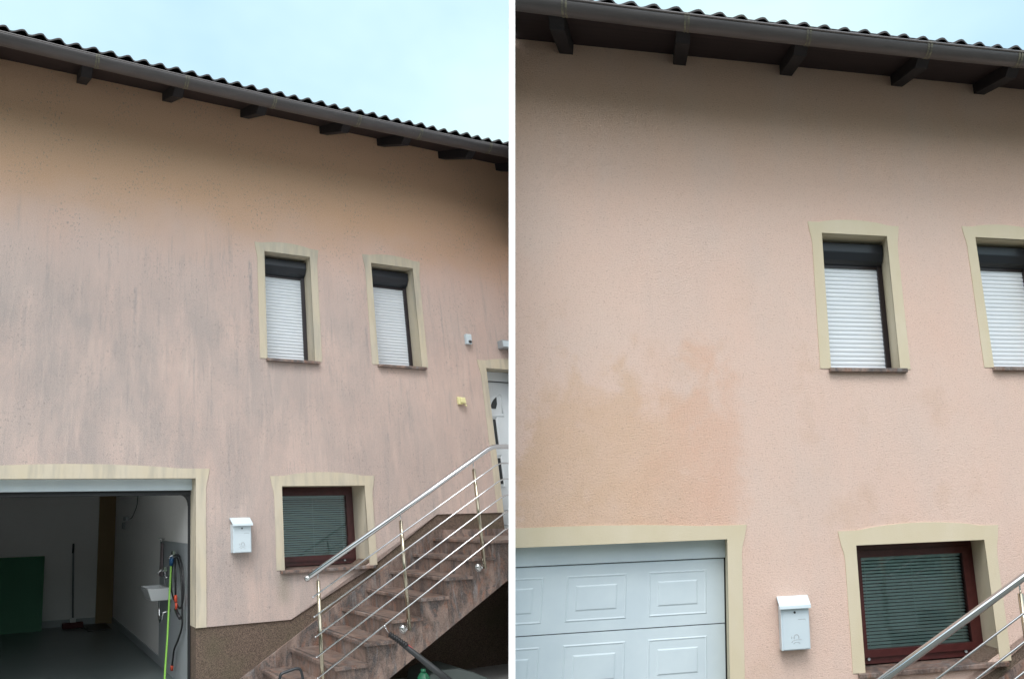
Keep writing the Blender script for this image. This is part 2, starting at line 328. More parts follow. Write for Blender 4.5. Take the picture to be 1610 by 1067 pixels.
# ------------------------------------------------------------------ mesh builder
class MB:
    def __init__(s): s.v = []; s.f = []; s.sm = []
    def add(s, vs, fs, smooth=False):
        k = len(s.v); s.v += [tuple(x) for x in vs]
        for f in fs: s.f.append([i + k for i in f]); s.sm.append(smooth)
        return s
    def box(s, u0, u1, w0, w1, n0, n1):
        vs = [(u, w, n) for u in (u0, u1) for w in (w0, w1) for n in (n0, n1)]
        return s.add(vs, [(0, 1, 3, 2), (4, 6, 7, 5), (0, 4, 5, 1), (2, 3, 7, 6), (0, 2, 6, 4), (1, 5, 7, 3)])
    def prism(s, poly, n0, n1, holes=()):
        """polygon in (u, w), with holes, as a slab from n0 to n1"""
        loops = [list(poly)] + [list(h) for h in holes]
        flat = [p for l in loops for p in l]; N = len(flat)
        tris = tessellate_polygon([[Vector((p[0], p[1], 0)) for p in l] for l in loops])
        vs = [(p[0], p[1], n1) for p in flat] + [(p[0], p[1], n0) for p in flat]
        fs = [tuple(t) for t in tris] + [tuple(i + N for i in reversed(t)) for t in tris]
        k = 0
        for l in loops:
            m = len(l)
            for i in range(m):
                a, b = k + i, k + (i + 1) % m; fs.append((a, b, b + N, a + N))
            k += m
        return s.add(vs, fs)
    def prism_u(s, poly, u0, u1):
        """polygon in (w, n) extruded along u"""
        N = len(poly); vs = [(u0, p[0], p[1]) for p in poly] + [(u1, p[0], p[1]) for p in poly]
        return s.add(vs, [tuple(range(N)), tuple(range(2 * N - 1, N - 1, -1))] + [(i, (i + 1) % N, N + (i + 1) % N, N + i) for i in range(N)])
    def prism_w(s, poly, w0, w1):
        """polygon in (u, n) extruded upward"""
        N = len(poly); vs = [(p[0], w0, p[1]) for p in poly] + [(p[0], w1, p[1]) for p in poly]
        return s.add(vs, [tuple(range(N)), tuple(range(2 * N - 1, N - 1, -1))] + [(i, (i + 1) % N, N + (i + 1) % N, N + i) for i in range(N)])
    def tube(s, pts, r, seg=12, cap=True):
        pts = [Vector(p) for p in pts]; rs = r if isinstance(r, (list, tuple)) else [r] * len(pts)
        rings = []; prev = None
        for i, p in enumerate(pts):
            a = pts[max(i - 1, 0)]; b = pts[min(i + 1, len(pts) - 1)]; d = (b - a).normalized()
            if prev is None: x = d.orthogonal().normalized()
            else: x = (prev - d * prev.dot(d)).normalized()
            prev = x; y = d.cross(x)
            rings.append([p + (x * math.cos(t) + y * math.sin(t)) * rs[i] for t in [2 * math.pi * k / seg for k in range(seg)]])
        vs = [q for r_ in rings for q in r_]; fs = []
        for i in range(len(rings) - 1):
            for k in range(seg):
                a = i * seg + k; b = i * seg + (k + 1) % seg; fs.append((a, b, b + seg, a + seg))
        s.add(vs, fs, True)
        if cap: s.add(rings[0], [tuple(reversed(range(seg)))]); s.add(rings[-1], [tuple(range(seg))])
        return s
    def ball(s, c, r, seg=14, squash=(1, 1, 1)):
        vs = []; fs = []; K = 9
        for i in range(K + 1):
            th = math.pi * i / K
            for k in range(seg):
                ph = 2 * math.pi * k / seg
                vs.append((c[0] + r * squash[0] * math.sin(th) * math.cos(ph), c[1] + r * squash[1] * math.cos(th), c[2] + r * squash[2] * math.sin(th) * math.sin(ph)))
        for i in range(K):
            for k in range(seg):
                a = i * seg + k; b = i * seg + (k + 1) % seg; fs.append((a, b, b + seg, a + seg))
        return s.add(vs, fs, True)
    def build(s, name, m, parent=None, fr=None, origin=None, bevel=0, seg=2):
        fr = fr or s_fr[0]
        bm = bmesh.new(); lay = bm.verts.layers.float_vector.new('hp')
        vs = []
        for p in s.v:
            v = bm.verts.new(fr.P(*p)); v[lay] = Vector(p); vs.append(v)
        for f, sm in zip(s.f, s.sm):
            try:
                x = bm.faces.new([vs[i] for i in f]); x.smooth = sm
            except ValueError: pass
        bmesh.ops.remove_doubles(bm, verts=bm.verts, dist=1e-6)
        bmesh.ops.recalc_face_normals(bm, faces=bm.faces)
        if fr.clip and s.v:
            xs = [v.co.x for v in bm.verts]
            if (fr.clip < 0 and max(xs) > -.012) or (fr.clip > 0 and min(xs) < .012):
                geom = list(bm.verts) + list(bm.edges) + list(bm.faces)
                bmesh.ops.bisect_plane(bm, geom=geom, plane_co=(.012 * fr.clip, 0, 0), plane_no=(-fr.clip, 0, 0), clear_outer=True)
                if not bm.verts: bm.free(); return None
        if parent is not None: org = Vector(parent['_o'])
        elif origin is not None: org = fr.P(*origin)
        else:
            zs = min(v.co.z for v in bm.verts); n = len(bm.verts)
            org = Vector((sum(v.co.x for v in bm.verts) / n, sum(v.co.y for v in bm.verts) / n, zs))
        bmesh.ops.translate(bm, verts=bm.verts, vec=-org)
        me = bpy.data.meshes.new(name); bm.to_mesh(me); bm.free(); me.materials.append(m)
        o = bpy.data.objects.new(name, me); C.objects.link(o); o['_o'] = tuple(org)
        if parent is None: o.location = org
        else: o.parent = parent
        if bevel:
            md = o.modifiers.new('bevel', 'BEVEL'); md.width = bevel; md.segments = seg; md.limit_method = 'ANGLE'; md.angle_limit = R(35)
        return o
s_fr = [FL]
def thing(name, label, cat, at, group=None, fr=None):
    o = bpy.data.objects.new(name, None); C.objects.link(o); p = (fr or s_fr[0]).P(*at)
    o.location = p; o['_o'] = tuple(p); o.empty_display_size = .1
    return tag(o, label, cat, group)
def tag(o, label, cat, group=None):
    o['label'] = label; o['category'] = cat
    if group: o['group'] = group
    return o
def arc(c, r, a0, a1, n=8): return [(c[0] + r * math.cos(R(a0 + (a1 - a0) * i / n)), c[1] + r * math.sin(R(a0 + (a1 - a0) * i / n))) for i in range(n + 1)]

# ------------------------------------------------------------------ ground
g = MB(); g.add([(-400, -400, 0), (400, -400, 0), (400, 400, 0), (-400, 400, 0)], [(0, 1, 2, 3)])
o = g.build('ground', M['ground'], fr=FW); o['kind'] = 'structure'

# added unseen dark ring that darkens reflections and the eaves
g = MB(); K = 96; vs = []
for i in range(K):
    a = 2 * math.pi * i / K; h = 34 + 9 * math.sin(a * 3 + 1) + 6 * math.sin(a * 7) + 3 * math.sin(a * 17 + 2)
    for rr, hh in ((95, -1), (118, h * .62), (150, h), (240, h * 1.15)): vs.append((rr * math.cos(a), rr * math.sin(a), hh))
g.add(vs, [(i * 4 + k, ((i + 1) % K) * 4 + k, ((i + 1) % K) * 4 + k + 1, i * 4 + k + 1) for i in range(K) for k in range(3)], True)
o = g.build('unseen_dark_ring', M['dark_ring'], fr=FW, origin=(0, 0, 0)); o['kind'] = 'structure'
# ------------------------------------------------------------------ one house
NOSE = [(3.042, -.739), (2.725, -.911), (2.390, -1.088), (2.052, -1.268), (1.715, -1.448), (1.388, -1.630), (1.050, -1.812), (.72, -1.99), (.39, -2.17)]
RAFT = [-2.5, -1.44, -.38, .68, 1.86, 2.79, 3.86, 4.94]

def band(pr, op, mt, sides=('l', 't', 'r'), depth=.28, bw=.10, ear=.035, eh=.11, arch=.045, bot=None, name='surround', mouth=.0):
    """painted render band with flared ears and a shallow arch, plus the reveal it runs into"""
    (u0, u1, w0, w1) = op; b = MB(); bot = w0 if bot is None else bot
    top = w1 + eh; outer = [(u0 - bw, bot)]
    outer += [(u0 - bw, w1 - .12), (u0 - bw - ear * .25, w1 - .05), (u0 - bw - ear * .75, w1 + .01), (u0 - bw - ear * 1.3, top)]
    L = (u1 + bw + ear) - (u0 - bw - ear)
    for i in range(1, 16):
        t = i / 16.0; x = u0 - bw - ear * 1.3 + t * (L + ear * .6)
        k = 0 if t < .12 or t > .88 else math.sin((t - .12) / .76 * math.pi) ** .75
        outer.append((x, top + arch * k))
    outer += [(u1 + bw + ear * 1.3, top), (u1 + bw + ear * .75, w1 + .01), (u1 + bw + ear * .25, w1 - .05), (u1 + bw, w1 - .12), (u1 + bw, bot)]
    rg = random.Random(int(abs(u0) * 1000) + len(outer)); dense = []
    for i in range(len(outer)):
        p, n_ = outer[i], outer[(i + 1) % len(outer)]; dense.append(p)
        if i == len(outer) - 1: break
        m = int(math.hypot(n_[0] - p[0], n_[1] - p[1]) / .05)
        for k in range(1, m): dense.append((p[0] + (n_[0] - p[0]) * k / m + rg.uniform(-.0012, .0012), p[1] + (n_[1] - p[1]) * k / m + rg.uniform(-.0012, .0012)))
    outer = dense
    inner = [(u1, bot), (u1, w1), (u0, w1), (u0, bot)]
    b.prism(outer + inner, -.02, .006)
    # reveal lining
    b.box(u0 - .012, u0, bot, w1, -depth, .0045); b.box(u1, u1 + .012, bot, w1, -depth, .0045); b.box(u0 - .012, u1 + .012, w1, w1 + .012, -depth, .0045)
    return b.build(name, mt, pr)

def shutter_window(root, op, mt, hbox=.20, n_box=-.11, n_sh=-.215, glimit=None):
    u0, u1, w0, w1 = op
    e = MB(); e.box(u0, u0 + .045, w0, w1 - .04, -.28, -.19); e.box(u1 - .05, u1, w0, w1 - .04, -.28, -.19)
    e.box(u0 + .045, u1 - .05, w1 - hbox - .06, w1 - .04, -.28, -.20)
    fr_ = e.build('window', M['guide'], root, bevel=.003)
    band(fr_, op, mt, depth=.28, name='surround', arch=.04, ear=.024, bw=.098)
    # half-round roller box
    t = w1 - .035; bt = w1 - .035 - hbox
    poly = [(t, -.27), (t, n_box - .005), (t - .01, n_box), (t - hbox * .45, n_box), (t - hbox * .5, n_box - .002), (bt + .035, n_box - .035), (bt + .008, n_box - .075), (bt, n_box - .10), (bt, -.27)]
    MB().prism_u(poly, u0 + .006, u1 - .006).build('shutter_box', M['anth'], fr_, bevel=.003)
    # slats: one curtain, each lath slightly domed
    b = MB(); z0 = w0 + .002; z1 = bt + .02; pitch = .0415; n = int((z1 - z0) / pitch)
    prof = []
    for i in range(n + 1):
        a = z0 + i * pitch
        prof += [(a, n_sh - .004), (a + .003, n_sh - .001)] + [(a + .006 + (pitch - .012) * k / 4, n_sh + .0038 * math.sin(math.pi * (.1 + .8 * k / 4))) for k in range(5)] + [(a + pitch - .003, n_sh - .003)]
    for i in range(len(prof) - 1):
        (a, na), (c, nc) = prof[i], prof[i + 1]
        b.add([(u0 + .042, a, na), (u1 - .035, a, na), (u1 - .035, c, nc), (u0 + .042, c, nc)], [(0, 1, 2, 3)], False)
    b.build('roller_shutter', M['shutter'], fr_)
    s = MB(); s.box(u0 - .02, u1 + .055, w0 - .035, w0, -.28, .045)
    s.build('sill', M['granite'], fr_, bevel=.004)
    return fr_

def blind_window(root, op, mt, nf=-.29):
    u0, u1, w0, w1 = op
    def ring(b, a0, a1, c0, c1, t, n0, n1):
        b.box(a0, a1, c0, c0 + t, n0, n1); b.box(a0, a1, c1 - t, c1, n0, n1); b.box(a0, a0 + t, c0 + t, c1 - t, n0, n1); b.box(a1 - t, a1, c0 + t, c1 - t, n0, n1)
    wb = w0 + .012
    e = MB(); ring(e, u0 + .002, u1 - .002, wb, w1 - .002, .065, nf - .07, nf)
    win = e.build('window', M['redf'], root, bevel=.006)
    c = MB(); ring(c, u0 + .05, u1 - .05, wb + .05, w1 - .05, .055, nf - .05, nf + .018); c.build('casement', M['redf'], win, bevel=.01, seg=3)
    band(win, op, mt, depth=.38, name='surround', arch=.045, eh=.115)
    gl = MB(); gl.add([(u0 + .1, wb + .1, nf - .012), (u1 - .1, wb + .1, nf - .012), (u1 - .1, w1 - .1, nf - .012), (u0 + .1, w1 - .1, nf - .012)], [(0, 1, 2, 3)]); gl.build('pane', M['glass'], win)
    b = MB(); a = wb + .115; k = 0
    while a < w1 - .12:
        b.add([(u0 + .105, a - .0085, nf - .034), (u1 - .105, a - .0085, nf - .034), (u1 - .105, a + .001, nf - .045), (u0 + .105, a + .001, nf - .045), (u1 - .105, a + .0075, nf - .058), (u0 + .105, a + .0075, nf - .058)], [(0, 1, 2, 3), (3, 2, 4, 5)])
        a += .0262
    b.box(u0 + .104, u1 - .104, w1 - .125, w1 - .098, nf - .065, nf - .03)
    for x in (.13, .5, .86): x0 = u0 + (u1 - u0) * x; b.box(x0 - .0015, x0 + .0015, wb + .11, w1 - .12, nf - .032, nf - .030)
    b.build('blind', M['blind'], win)
    MB().box(u0 + .09, u1 - .09, wb + .09, w1 - .09, nf - .6, nf - .075).build('room_behind', M['dark'], win)
    for x in (.1, .85):
        cp = MB(); cp.tube([(u0 + (u1 - u0) * x, wb + .038, nf), (u0 + (u1 - u0) * x, wb + .038, nf + .012)], .012)
        cp.build('drain_cap', M['grey'], win)
    s = MB(); s.box(u0 - .06, u1 + .06, w0 - .035, w0, -.38, .045); s.build('sill', M['granite'], win, bevel=.005)
    return win

def roof_parts(root, side):
    L = side == 'L'; ws = 4.885 if L else 4.575; sl = .60 if L else .47
    f = s_fr[0]; nE = .70; we = ws - sl * nE
    pts = [(0, 49.8), (400, 145.3), (800, 232.2)] if L else [(897, 0), (1210, 39.0), (1610, 82.8)]
    q = [f.at(x, y, n=.865)[:2] for x, y in pts]
    def lip(u):                                # gutter line: gentle sag through three measured points
        s = 0
        for i in range(3):
            k = 1
            for j in range(3):
                if j != i: k *= (u - q[j][0]) / (q[i][0] - q[j][0])
            s += q[i][1] * k
        return s
    UU = [-4.6 + .15 * i for i in range(0, 80)]
    r = .088 if L else .080; g = MB()
    prof = [(.785 + r * math.cos(t), r * -math.sin(t)) for t in [math.pi * k / 14 for k in range(15)]]
    inner = [(.785 + (r - .004) * math.cos(t), (r - .004) * -math.sin(t)) for t in [math.pi * k / 14 for k in range(14, -1, -1)]]
    pf = prof + inner; n = len(pf)
    vs = [(u, lip(u) + z, nn) for u in UU for nn, z in pf]; fs = []
    for i in range(len(UU) - 1):
        for k in range(n): a = i * n + k; b = i * n + (k + 1) % n; fs.append((a, b, b + n, a + n))
    g.add(vs, fs, True); gut = g.build('gutter', M['gutter'], root)
    MB().tube([(u, lip(u) + .002, .868) for u in UU], .009, 8).build('gutter_bead', M['lip'], gut)
    jx = [-20, 152, 293, 431, 564, 661, 770] if L else [884, 1077.6, 1270, 1460, 1603]
    for x in jx:
        import bisect
        y = (lambda t: pts[0][1] + (t - pts[0][0]) * (pts[2][1] - pts[0][1]) / (pts[2][0] - pts[0][0]))(x)
        u = f.at(x, y, n=.865)[0]; b = MB()
        for d in (0, .028):
            pr_ = [(.785 + (r + .004) * math.cos(t), (r + .004) * -math.sin(t)) for t in [math.pi * k / 12 for k in range(13)]]
            vs = [(u + d + e, lip(u) + z, nn) for e in (-.009, .009) for nn, z in pr_]
            b.add(vs, [(k, k + 1, k + 14, k + 13) for k in range(12)])
        b.box(u - .008, u + .036, lip(u) - .004, lip(u) + .010, .70, .876)
        b.build('gutter_bracket', M['strap'], gut)
    # boards of the eaves and fascia
    b = MB(); b.prism_u([(ws + .06, -.3), (ws + .0, 0.0), (we, nE), (we + .02, nE), (ws + .08, -.3)], -4.6, 7.3); b.build('soffit', M['soffit'], root)
    vs = []
    MB().box(-4.6, 7.3, we - .015, we + .13, nE, nE + .018).build('fascia', M['wood'], root)
    for u in RAFT + [5.95]:
        h = .19 if L else .165; n1 = .56
        poly = [(ws + .02, -.05), (ws - h, -.05), (ws - h + .01, .0), (ws - h - sl * n1 + .035, n1), (ws - h - sl * n1 + .055, n1 + .03), (ws - sl * .68, .685), (ws - sl * .68 + .02, .69)]
        rf = MB().prism_u(poly, u - .062, u + .062).build('rafter', M['wood'], root, bevel=.006)
    # pantiles: a wavy sheet per course
    t = MB(); per = .188; rise = .36
    pk = (.150 if L else .136)
    for course in range(4):
        vs = []; rows = []
        n0 = .775 - course * .32
        UV = [-4.6 + per * i / 10 for i in range(int(11.9 / per * 10))]
        for dn, dz in ((0, -.022), (0, 0), (-.38, 0)):
            for u in UV:
                ph = (u / per) % 1.0
                wv = (.5 - .5 * math.cos(math.pi * ph / .68)) if ph < .68 else (.5 + .5 * math.cos(math.pi * (ph - .68) / .32))
                jit = .0065 * math.sin(17.3 * math.floor(u / per) + course * 5) * math.sin(3.1 * math.floor(u / per))
                base = lip(u) + .09 * .9 + (pk - .055) + course * .32 * rise + course * .012 - (dn * rise)
                rows.append((u, base - .055 * (1 - wv) + dz + jit + (.0 if dn == 0 else -.01), n0 + dn + jit))
        k = len(UV); fs = []
        for r_ in range(2):
            for i in range(k - 1): a = r_ * k + i; fs.append((a, a + 1, a + 1 + k, a + k))
        t.add(rows, fs, True)
    # plain upper roof and back slope carried on past the tiles that can be seen
    z = lip(0) + .07 + 3 * .32 * rise
    t.add([(-4.6, z, -.3), (7.3, z, -.3), (7.3, z + 3.7 * rise, -4.0), (-4.6, z + 3.7 * rise, -4.0)], [(0, 1, 2, 3)])
    t.add([(-4.6, z + 3.7 * rise, -4.0), (7.3, z + 3.7 * rise, -4.0), (7.3, z, -8.3), (-4.6, z, -8.3)], [(0, 1, 2, 3)])
    t.build('roof', M['tile'], root)
    return ws

def stairs(side, shift):
    f = s_fr[0]; L = side == 'L'
    st = thing('staircase', ('granite staircase climbing the stained wall to the white front door' if L else 'granite stair edge in the bottom right corner, by the freshly washed wall'), 'staircase', (1.2, -2.25, .5))
    NO = 1.062
    bot = lambda u: -1.137 + (u - 3.287) * .5115
    for i, (u, w) in enumerate(NOSE):
        nxt = NOSE[i - 1][0] if i else 5.6
        b = MB(); b.box(u, nxt + (.035 if i else 0), w - .033, w, .022, NO)
        tr = b.build('tread', M['granite'], st, bevel=.004)
        if tr is None: continue
        MB().box(u + .045, u + .051, w, w + .0012, .05, NO - .03).box(u + .062, u + .068, w, w + .0012, .05, NO - .03).build('grip_strip', M['seam'], tr)
        lowr = NOSE[i + 1][1] if i + 1 < len(NOSE) else -2.35
        MB().box(u + .028, u + .045, lowr, w - .033, .022, NO - .045).build('riser', M['granite'], tr)
        x0 = u + .03; x1 = nxt + .03 - .002
        if i == 0:
            poly = [(x0, bot(x0)), (3.55, bot(3.55)), (5.6, bot(3.55)), (5.6, w - .033), (x0, w - .033)]
        else: poly = [(x0, max(bot(x0), -2.6)), (x1, bot(x1)), (x1, w - .033), (x0, w - .033)]
        MB().prism(poly, NO - .05, NO - .028).build('side_panel', M['granite'], st)
    # carcass
    pts = [(.39, -2.6)]
    for u, w in reversed(NOSE): pts += [(u + .045, pts[-1][1]), (u + .045, w - .033)]
    pts += [(5.6, -.772), (5.6, bot(3.55) + .003), (3.55, bot(3.55) + .003), (.43, bot(.43) + .003)]
    MB().prism(pts[1:], .024, NO - .05).build('carcass', M['plinth'], st)
    pl = [(.30, -2.16), (1.718, -1.379), (3.068, -.642 - .0), (5.0, -.672), (5.0, -1.0), (3.3, -1.15), (.4, -2.6)]
    MB().prism(pl, -.01, .021).build('wall_skirting', M['granite'], st)
    # railing
    NR = 1.10
    rl = MB()
    sf = shift
    if L:
        a = f.at(482.8, 908.5, n=NR); k = f.at(771.9, 702.5, n=NR); e = f.at(799.5, 699.8, n=NR)
        bl = [f.at(*p, n=NR + .03) for p in ((491.9, 938.2), (493.9, 969.2), (495.8, 1000.7), (497.4, 1032.7), (499.3, 1065.7))]
        bk = [f.at(*p, n=NR + .03) for p in ((783.5, 728.3), (788.8, 752.7), (792.4, 778.2), (796.5, 803.5), (798.0, 829.0))]
        posts = [(f.at(500.3, 912.4, n=NR)[:2], None), (f.at(630.3, 818.3, n=NR)[:2], f.at(645, 990, n=NR)[1]), (f.at(745.2, 737.2, n=NR)[:2], f.at(765.2, 893, n=NR)[1])]
    else:
        p1 = f.at(1389.7, 1067, n=NR); p2 = f.at(1610, 905.7, n=NR); s = (p2[1] - p1[1]) / (p2[0] - p1[0])
        a = (p1[0] - .09, p1[1] - .09 * s, NR); k = (3.25, p1[1] + (3.25 - p1[0]) * s, NR); e = (4.6, k[1] + .02, NR)
        bl = []; bk = []
        offs = [f.at(1610, 963, n=NR + .03), f.at(1610, 1008.8, n=NR + .03)]
        d1 = offs[0][1] - (p1[1] + (offs[0][0] - p1[0]) * s); d2 = offs[1][1] - (p1[1] + (offs[1][0] - p1[0]) * s)
        for i in range(5):
            d = d1 + i * (d2 - d1); bl.append((a[0] + .06, a[1] + .06 * s + d, NR + .03)); bk.append((3.3, k[1] + .05 * s + d, NR + .03))
        tp = f.at(1604.9, 932, n=NR)
        posts = [((tp[0] - 1.0, tp[1] - 1.0 * s), None), (tp[:2], tp[1] - 1.05), ((tp[0] + 1.0, tp[1] + s), tp[1] + s - 1.05)]
    sl = (k[1] - a[1]) / (k[0] - a[0])
    path = [a, (k[0] - .06, k[1] - .06 * sl, NR), (k[0] - .025, k[1] - .018, NR), (k[0] + .02, k[1] - .001, NR), (k[0] + .07, k[1] + .006, NR), (4.9, k[1] + .03, NR)]
    rail = thing('stair_railing', ('polished steel railing of six sloping tubes up the granite staircase' if L else 'steel railing tubes in the bottom right corner before the dark red window'), 'railing', (posts[1][0][0], -1.6, NR))
    MB().tube(path, .0255, 20).build('handrail', M['steel'], rail)
    MB().ball(a, .031, 18).build('end_ball', M['chrome'], rail)
    for p, q_ in zip(bl, bk):
        s2 = (q_[1] - p[1]) / (q_[0] - p[0])
        pa = [p, (q_[0] - .05, q_[1] - .05 * s2, p[2]), (q_[0] + .0, q_[1] - .008, p[2]), (q_[0] + .05, q_[1] + .004, p[2]), (4.9, q_[1] + .02, p[2])]
        MB().tube(pa, .0075, 10).ball(p, .0088, 10).build('bar', M['steel'], rail)
    for (u, w), wb in posts:
        b = MB(); wb_ = -2.2 if wb is None else wb
        b.tube([(u, wb_, NR - .004), (u, w, NR - .004)], .0195, 16)
        po = b.build('post', M['brass'], rail)
        hw = a[1] + (u - a[0]) * sl
        MB().tube([(u, w, NR - .004), (u, hw, NR)], .006, 8).build('pin', M['steel'], po)
        if wb is not None:
            d = MB(); uc = u - .035; d.tube([(uc, wb + .01, NO - .028), (uc, wb + .01, NO - .02)], .045, 24).ball((uc, wb + .01, NO - .022), .043, 20, (1, 1, .62))
            d.tube([(uc, wb + .01, NR - .012), (uc, wb + .01, NR - .004)], .012, 10); d.build('flange', M['chrome'], po)
        for i in range(5):
            p, q_ = bl[i], bk[i]; ww = p[1] + (u - p[0]) * (q_[1] - p[1]) / (q_[0] - p[0])
            if ww > wb_ + .02 and u < q_[0]: MB().tube([(u, ww, NR), (u, ww, NR + .03)], .006, 8).build('bar_clip', M['chrome'], po)
    return st

def letterbox(label, u0=.392, u1=.608, w0=-.80, w1=-.50):
    t = thing('letterbox', label, 'letterbox', (u0, w0, 0), 'letterboxes on the house walls')
    MB().box(u0, u1, w0, w1, .001, .085).build('body', M['white'], t, bevel=.003)
    MB().box(u0 + .014, u1 - .008, w0 + .006, w1 - .012, .085, .0895).build('front_door', M['white'], t, bevel=.0015)
    lid = [(w1 + .065, .001), (w1 + .068, .02), (w1 + .005, .115), (w1 - .018, .118), (w1 - .018, .112), (w1 + .0, .108), (w1 + .055, .001)]
    MB().prism_u(lid, u0 - .012, u1 + .012).build('lid', M['white'], t, bevel=.002)
    uc = (u0 + u1) / 2 + .0; n = .0897
    MB().tube([(uc - .002, w1 - .045, .088), (uc - .002, w1 - .045, .0925)], .0085, 16).build('lock', M['seam'], t)
    s = MB(); s.box(uc + .022, uc + .080, w1 - .098, w1 - .095, .0885, n + .0006); s.box(uc + .078, uc + .080, w1 - .106, w1 - .095, .0885, n + .0006); s.build('name_slot', M['grey'], t)
    e = MB(); cx, cy = uc + .004, w0 + .088
    def stroke(pts, r=.0016): e.tube([(x, y, n) for x, y in pts], r, 6)
    stroke(arc((cx, cy), .020, 215, -35, 16)); stroke(arc((cx, cy), .0165, 200, -20, 14), .0012)
    stroke([(cx - .037, cy + .012), (cx - .037, cy - .008)]); stroke([(cx - .030, cy + .004), (cx - .037, cy - .002)], .0012)
    stroke([(cx - .038, cy - .034), (cx - .030, cy - .024), (cx - .018, cy - .018), (cx, cy - .016), (cx + .022, cy - .016), (cx + .040, cy - .017)])
    stroke([(cx - .024, cy - .044), (cx - .014, cy - .035), (cx, cy - .031), (cx + .014, cy - .034), (cx + .026, cy - .043)])
    e.build('emblem', mat('engraved_grey', (.42, .45, .47), .5), t)
    return t

def house(side):
    L = side == 'L'; s_fr[0] = FL if L else FR; f = s_fr[0]
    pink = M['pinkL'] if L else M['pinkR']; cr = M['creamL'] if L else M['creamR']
    root = thing('house', 'pink rendered house with grey dirt runs and an open garage' if L else 'pink rendered house with clean walls, an orange patch and a closed garage door', 'house', (0, -2.3, -3))
    W1 = (.905, 1.548, 1.419, 2.823) if L else (.940, 1.581, 1.387, 2.693)
    W2 = (2.470, 3.140, 1.438, 2.855) if L else (2.500, 3.140, 1.412, 2.731)
    W3 = (1.036, 2.137, -1.012, -.093) if L else (1.048, 2.178, -1.018, -.089)
    D = (4.214, 5.15, -.74, 1.494)
    ws = roof_parts(root, side)
    def hole(o, e=.008): return [(o[0] - e, o[2] - .03), (o[1] + e, o[2] - .03), (o[1] + e, o[3] + e), (o[0] - e, o[3] + e)]
    pb = -1.53
    outer = [(-4.5, ws + .05), (7.2, ws + .05), (7.2, -.457), (D[1] + .008, -.457), (D[1] + .008, D[3] + .008), (D[0] - .008, D[3] + .008), (D[0] - .008, -.457), (3.16, -.457), (1.092, pb), (.008, pb), (.008, .008), (-2.588, .008), (-2.588, pb), (-4.5, pb)]
    b = MB(); b.prism(outer, -.27, 0, [hole(W1), hole(W2), hole(W3)])
    b.box(-4.5, -4.2, -2.6, ws, -8, -.3); b.box(6.9, 7.2, -2.6, ws, -8, -.3); b.box(-4.5, 7.2, -2.6, ws, -8.3, -8)
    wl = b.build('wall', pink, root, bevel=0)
    p = MB(); p.prism([(.006, pb + .03), (1.08, pb + .03), (3.15, -.42), (D[0] - .006, -.42), (D[0] - .006, -2.7), (.006, -2.7)], -.26, -.012)
    p.build('plinth', M['plinth'], root)
    MB().box(-4.5, -2.586, -2.7, pb + .03, -.26, -.012).build('plinth', M['plinth'], root); MB().box(D[0] - .002, 7.2, -2.7, -.75, -.26, -.013).build('plinth', M['plinth'], root)
    shutter_window(root, W1, cr); shutter_window(root, W2, cr); blind_window(root, W3, cr, -.31 if L else -.235)
    # front door
    if True:
        dn = -.2
        dm = MB(); dm.box(D[0] + .0, D[1], D[3] - .14, D[3] - .002, dn - .06, dn + .02); dm.box(D[0], D[0] + .07, D[2], D[3] - .14, dn - .06, dn + .02); dm.box(D[1] - .07, D[1], D[2], D[3] - .14, dn - .06, dn + .02)
        fd = dm.build('front_door', M['doorw'], root, bevel=.005)
        if fd is not None:
            band(fd, D, cr, depth=.26, bot=-.457, name='surround')
            MB().box(D[0] + .07, D[1] - .07, D[2], D[3] - .145, dn - .05, dn).build('door_leaf', M['doorw'], fd, bevel=.004)
            MB().box(D[0] + .06, D[1] - .06, D[3] - .148, D[3] - .138, dn - .04, dn + .021).build('head_joint', M['seam'], fd)
            uc = (D[0] + D[1]) / 2 + .02
            for sg in (-1, 1):
                X = lambda d: uc + sg * d
                pet = [(X(.19), 1.135), (X(.24), 1.11), (X(.28), 1.065), (X(.303), 1.00), (X(.298), .962), (X(.225), .962), (X(.195), 1.03)]
                MB().prism(pet, dn, dn + .006).build('door_glass', M['lens'], fd)
                MB().box(min(X(.255), X(.30)), max(X(.255), X(.30)), .46, .81, dn, dn + .006).build('door_glass', M['lens'], fd)
                MB().box(min(X(.255), X(.30)), max(X(.255), X(.30)), -.08, .27, dn, dn + .006).build('door_glass', M['lens'], fd)
                MB().tube([(X(.335 * math.sin(R(a_))), .92 + .27 * math.cos(R(a_)), dn) for a_ in range(20, 91, 7)] + [(X(.335), .90, dn)], .011, 8).build('moulding', M['doorw'], fd)
                MB().tube([(X(.11), .90, dn), (X(.11), 1.165, dn)], .011, 8).build('moulding', M['doorw'], fd)
                MB().tube([(X(.33), .86, dn), (X(.10), .86, dn)], .007, 8).build('moulding', M['doorw'], fd)
                MB().tube([(X(.23), .84, dn), (X(.23), .42, dn), (X(.32), .42, dn), (X(.32), .84, dn), (X(.23), .84, dn)], .011, 8).build('moulding', M['doorw'], fd)
                MB().tube([(X(.23), .31, dn), (X(.23), -.12, dn), (X(.32), -.12, dn), (X(.32), .31, dn), (X(.23), .31, dn)], .011, 8).build('moulding', M['doorw'], fd)
                MB().tube([(X(.33), -.42, dn), (X(.06), -.42, dn)], .007, 8).build('moulding', M['doorw'], fd)
                MB().tube([(X(.33), -.62, dn), (X(.06), -.62, dn)], .007, 8).build('moulding', M['doorw'], fd)
    # garage opening
    G = (-2.58, 0, -2.6, 0)
